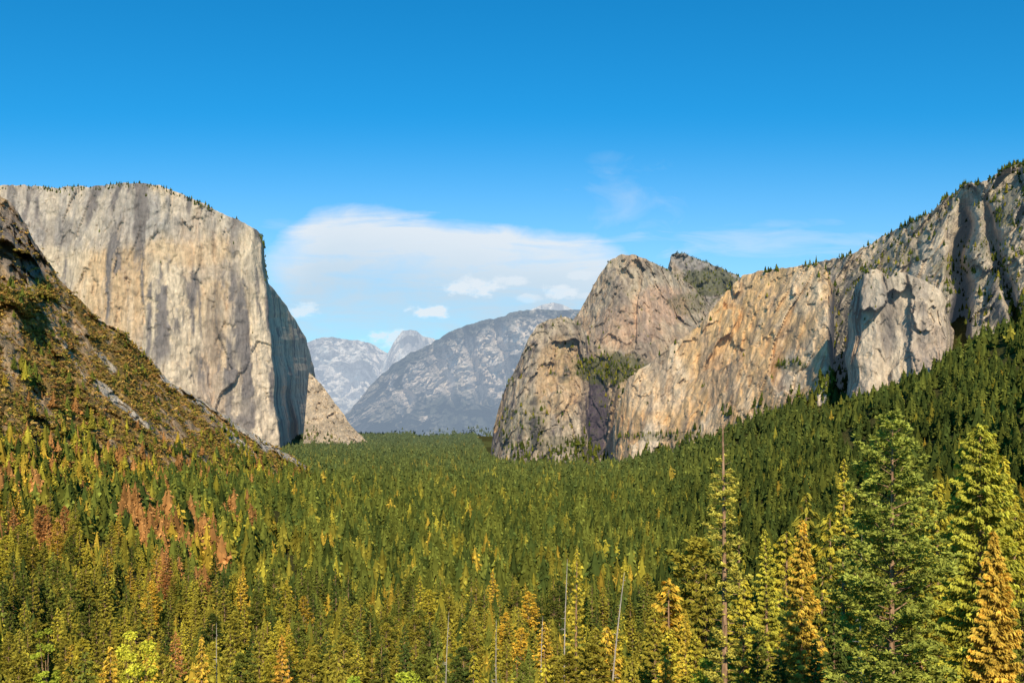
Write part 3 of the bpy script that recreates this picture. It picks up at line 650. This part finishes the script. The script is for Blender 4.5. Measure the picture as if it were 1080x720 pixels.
for n_, t in enumerate([t for t in trees if t['hero']]):
    k = t['kind']; H = t['h']
    if k == 'snag':
        lean = .10 if 'leaning' in t['lab'] else random.uniform(-.03, .03)
        (tv, tq), br = snag_mesh(H, t['w'], lean, 900+n_)
        e = bpy.data.objects.new('dead_tree', None); COL.objects.link(e)
        link('trunk', mesh_np('snag_trunk', tv, tq), M_snag, e)
        for (bv, bq) in br: link('branch', mesh_np('snag_branch', bv, bq), M_snag, e)
        e.location = (t['x']-lean*H, t['y'], t['z']-.3)
    else:
        near = t['y'] < 200
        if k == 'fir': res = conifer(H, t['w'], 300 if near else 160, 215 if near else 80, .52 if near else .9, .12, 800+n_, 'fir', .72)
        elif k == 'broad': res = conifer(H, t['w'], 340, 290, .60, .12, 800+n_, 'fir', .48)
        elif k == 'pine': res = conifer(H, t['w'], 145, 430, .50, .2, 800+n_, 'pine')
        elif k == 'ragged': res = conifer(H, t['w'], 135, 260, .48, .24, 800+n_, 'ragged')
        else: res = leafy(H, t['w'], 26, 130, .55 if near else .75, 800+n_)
        tm, cm = mesh_pair('tree', res)
        e = make_tree(KINDNAME[k], tm, cm, t['col']); e.location = (t['x'], t['y'], t['z']-.3)
    tag(e, t['lab'], 'tree')
protos = []
for i in range(6): protos.append(('fir_tree',)+mesh_pair('fir', conifer(30, 5.0+.8*(i % 3), 110, 54, 1.0, .08+.05*(i % 2), 600+i, 'fir', .58+.12*(i % 3), True)))
for i in range(2): protos.append(('pine_tree',)+mesh_pair('pine', conifer(30, 5.0, 90, 110, .9, .2, 640+i, 'pine')))
nearp = []
for i in range(4): nearp.append(('fir_tree',)+mesh_pair('fir_near', conifer(40, 6.2+.7*(i % 2), 240, 140, .70, .1, 660+i, 'fir', .62+.08*(i % 3))))
CN = ['dark green', 'green', 'olive', 'yellow green', 'golden', 'rusty orange']
ORD = ['nearest', 'second', 'third', 'fourth', 'fifth', 'sixth', 'seventh', 'eighth', 'ninth', 'tenth', 'eleventh', 'twelfth', 'thirteenth', 'fourteenth', 'fifteenth', 'sixteenth', 'seventeenth', 'eighteenth', 'nineteenth', 'twentieth']
ORD += ['twenty-'+o for o in ['first', 'second', 'third', 'fourth', 'fifth', 'sixth', 'seventh', 'eighth', 'ninth']]+['thirtieth']+['thirty-'+o for o in ['first', 'second', 'third', 'fourth', 'fifth', 'sixth', 'seventh', 'eighth', 'ninth']]+['fortieth']
H_ = [t for t in trees if t['hero']]
rank = {}
rows = []
for i in indiv:
    t = trees[i]
    dist = [(math.hypot(t['px']-h['px'], (t['top']-h['top'])*1.0), h) for h in H_]
    dd, h = min(dist, key=lambda q: q[0])
    dx = t['px']-h['px']; dy = t['top']-h['top']
    side = ('above and ' if dy < -12 else 'below and ' if dy > 12 else '')+('left of' if dx < 0 else 'right of')
    rows.append((dd, i, h['short'], side))
rows.sort(key=lambda q: q[0])
for dd, i, short, side in rows:
    t = trees[i]
    near = t['y'] < 250
    nm, tm, cm = random.choice(nearp if near else protos)
    kn = 'pine' if nm == 'pine_tree' else 'fir'
    key = (CN[t['k']], kn, short, side); rank[key] = rank.get(key, 0)+1
    c = PAL[t['k']]*random.uniform(.8, 1.25)*(1.15 if near else 1.1)
    e = make_tree(nm, tm, cm, tuple(c))
    s = t['h']/(40 if near else 30)
    e.location = (t['x'], t['y'], t['z']-.3); e.rotation_euler = (0, 0, random.uniform(0, 6.28)); e.scale = (s*random.uniform(.85, 1.2),)*2+(s,)
    tag(e, '%s %s, %s such tree %s the %s' % (CN[t['k']], kn, ORD[min(rank[key]-1, len(ORD)-1)], side, short), 'tree', 'conifers in the front rows of the forest')

# ------------------------------------------------------------------ sun, sky, camera
EL = math.radians(32); AZ = math.radians(-5)
S = Vector((-math.sin(AZ)*math.cos(EL), -math.cos(AZ)*math.cos(EL), math.sin(EL)))
sd = bpy.data.lights.new('sun', 'SUN'); sd.energy = 5.0; sd.angle = math.radians(.5); sd.color = (1, .90, .73)
so = bpy.data.objects.new('sun', sd); COL.objects.link(so); so.rotation_euler = S.to_track_quat('Z', 'Y').to_euler(); so.location = S*3000

w = bpy.data.worlds.new('World'); SC.world = w; w.use_nodes = True
nt = w.node_tree; nt.nodes.clear(); N = nt.nodes; L = nt.links
def mth(op, *a):
    n = N.new('ShaderNodeMath'); n.operation = op
    for i, v in enumerate(a):
        if isinstance(v, (int, float)): n.inputs[i].default_value = v
        else: L.new(v, n.inputs[i])
    return n.outputs[0]
def sm(v, a, b, lo=0., hi=1.):
    n = N.new('ShaderNodeMapRange'); n.interpolation_type = 'SMOOTHSTEP'
    L.new(v, n.inputs['Value']); n.inputs['From Min'].default_value = a; n.inputs['From Max'].default_value = b
    n.inputs['To Min'].default_value = lo; n.inputs['To Max'].default_value = hi
    return n.outputs[0]
out = N.new('ShaderNodeOutputWorld')
sky = N.new('ShaderNodeTexSky'); sky.sky_type = 'NISHITA'; sky.sun_disc = False; sky.sun_elevation = EL; sky.sun_rotation = math.pi+AZ
sky.altitude = 1300; sky.air_density = 1.0; sky.dust_density = .4; sky.ozone_density = 2.0
tint = N.new('ShaderNodeVectorMath'); tint.operation = 'MULTIPLY'; tint.inputs[1].default_value = (.48, 1.06, 1.28); L.new(sky.outputs[0], tint.inputs[0])
hs = N.new('ShaderNodeHueSaturation'); hs.inputs['Saturation'].default_value = 1.12; L.new(tint.outputs[0], hs.inputs['Color'])
bg = N.new('ShaderNodeBackground'); L.new(hs.outputs[0], bg.inputs['Color']); bg.inputs['Strength'].default_value = .112
tc = N.new('ShaderNodeTexCoord'); sp = N.new('ShaderNodeSeparateXYZ'); L.new(tc.outputs['Generated'], sp.inputs[0])
yy = mth('MAXIMUM', sp.outputs[1], .05)
u = mth('MULTIPLY_ADD', mth('DIVIDE', sp.outputs[0], yy), F, 540.0)
v = mth('SUBTRACT', HY, mth('MULTIPLY', mth('DIVIDE', sp.outputs[2], yy), F))
def noise(sx, sy, det, rough=.55, dist=0.):
    cb = N.new('ShaderNodeCombineXYZ'); L.new(mth('MULTIPLY', u, sx), cb.inputs[0]); L.new(mth('MULTIPLY', v, sy), cb.inputs[1])
    n = N.new('ShaderNodeTexNoise'); n.inputs['Scale'].default_value = 1; n.inputs['Detail'].default_value = det; n.inputs['Roughness'].default_value = rough; n.inputs['Distortion'].default_value = dist
    L.new(cb.outputs[0], n.inputs['Vector']); return mth('SUBTRACT', n.outputs['Fac'], .5)
nA = noise(.008, .05, 5, .6, .7); nB = noise(.05, .09, 5, .62); nC = noise(.018, .03, 5, .6, .7)
t01 = mth('DIVIDE', mth('SUBTRACT', u, 270.0), 400.0)
fc = N.new('ShaderNodeFloatCurve'); cv = fc.mapping.curves[0]
pts = [(0, 258), (.05, 242), (.11, 228), (.19, 212), (.30, 214), (.45, 221), (.68, 231), (.83, 238), (.96, 250), (1, 262)]
cv.points[0].location = (0, (258-200)/150); cv.points[1].location = (1, .42)
for (a, b) in pts[1:-1]: cv.points.new(a, (b-200)/150)
fc.mapping.update(); L.new(t01, fc.inputs['Value'])
upper = mth('MULTIPLY_ADD', fc.outputs[0], 150.0, 200.0)
d = mth('ADD', mth('SUBTRACT', v, upper), mth('ADD', mth('MULTIPLY', nA, 20.0), mth('MULTIPLY', nC, 9.0)))
a_main = mth('MULTIPLY', mth('MULTIPLY', sm(d, -5, 26), sm(d, 50, 170, 1, .66)), mth('MULTIPLY', sm(u, 235, 330), sm(u, 620, 725, 1, 0)))
a_main = mth('MULTIPLY', a_main, mth('ADD', mth('MULTIPLY', nA, 1.0), mth('MULTIPLY_ADD', nC, .55, .92)))
def puff(cx_, cy_, rx, ry, amp, nz, k, soft=.9):
    e = mth('ADD', mth('POWER', mth('DIVIDE', mth('SUBTRACT', u, cx_), rx), 2.0), mth('POWER', mth('DIVIDE', mth('SUBTRACT', v, cy_), ry), 2.0))
    e = mth('ADD', mth('SUBTRACT', 1.0, e), mth('MULTIPLY', nz, k))
    return mth('MULTIPLY', sm(e, 0, soft), amp)
al = a_main
pf = None
for args in ((500., 302., 42., 12., .95, nB, 4.0), (455., 329., 26., 9., .95, nB, 4.0), (318., 328., 24., 10., .85, nB, 4.), (590., 308., 28., 9., .9, nB, 4.), (535., 296., 26., 7., .75, nB, 3.6), (415., 357., 36., 11., .85, nB, 3.4), (615., 290., 24., 6., .6, nB, 3.6), (620., 312., 16., 5., .5, nB, 3.6), (560., 314., 18., 6., .6, nB, 3.6)):
    q = puff(*args); pf = q if pf is None else mth('MAXIMUM', pf, q)
al = mth('MAXIMUM', al, pf)
for args in ((662., 228., 105., 78., .46, nC, 1.6, 2.2), (640., 168., 50., 12., .14, nC, 2.6, 1.8), (520., 350., 340., 105., .60, nC, .5, 1.3), (800., 258., 270., 28., .50, nA, 2.2, 1.6), (870., 236., 190., 9., .34, nA, 2.2, 1.4), (300., 236., 40., 12., .3, nA, 2.4, 1.4)):
    al = mth('MAXIMUM', al, puff(*args))
al = mth('MAXIMUM', al, sm(v, 110, 420, 0, .46))
al = mth('MINIMUM', mth('MULTIPLY', al, sm(sp.outputs[1], .05, .2)), .93)
cm_ = N.new('ShaderNodeMix'); cm_.data_type = 'RGBA'
L.new(mth('MULTIPLY', sm(d, 12, 95), mth('SUBTRACT', 1.0, pf)), cm_.inputs['Factor'])
cm_.inputs['A'].default_value = (.86, .91, .955, 1); cm_.inputs['B'].default_value = (.60, .74, .86, 1)
cbg = N.new('ShaderNodeBackground'); L.new(cm_.outputs['Result'], cbg.inputs['Color']); cbg.inputs['Strength'].default_value = .95
mxs = N.new('ShaderNodeMixShader'); L.new(al, mxs.inputs[0]); L.new(bg.outputs[0], mxs.inputs[1]); L.new(cbg.outputs[0], mxs.inputs[2]); L.new(mxs.outputs[0], out.inputs[0])

cd = bpy.data.cameras.new('camera'); cam = bpy.data.objects.new('camera', cd); COL.objects.link(cam)
cam.location = (0, 0, 0); cam.rotation_euler = (math.pi/2, 0, 0); cd.lens = 35; cd.sensor_width = 36; cd.shift_y = 70/1080; cd.clip_start = .5; cd.clip_end = 60000
SC.camera = cam
SC.view_settings.view_transform = 'Standard'; SC.view_settings.look = 'None'; SC.view_settings.exposure = 0; SC.view_settings.gamma = 1
print('stuff verts', st.n, 'indiv', len(indiv), 'cand', len(cx), 'vis', [int(vis[i]) for i in indiv[::30]])
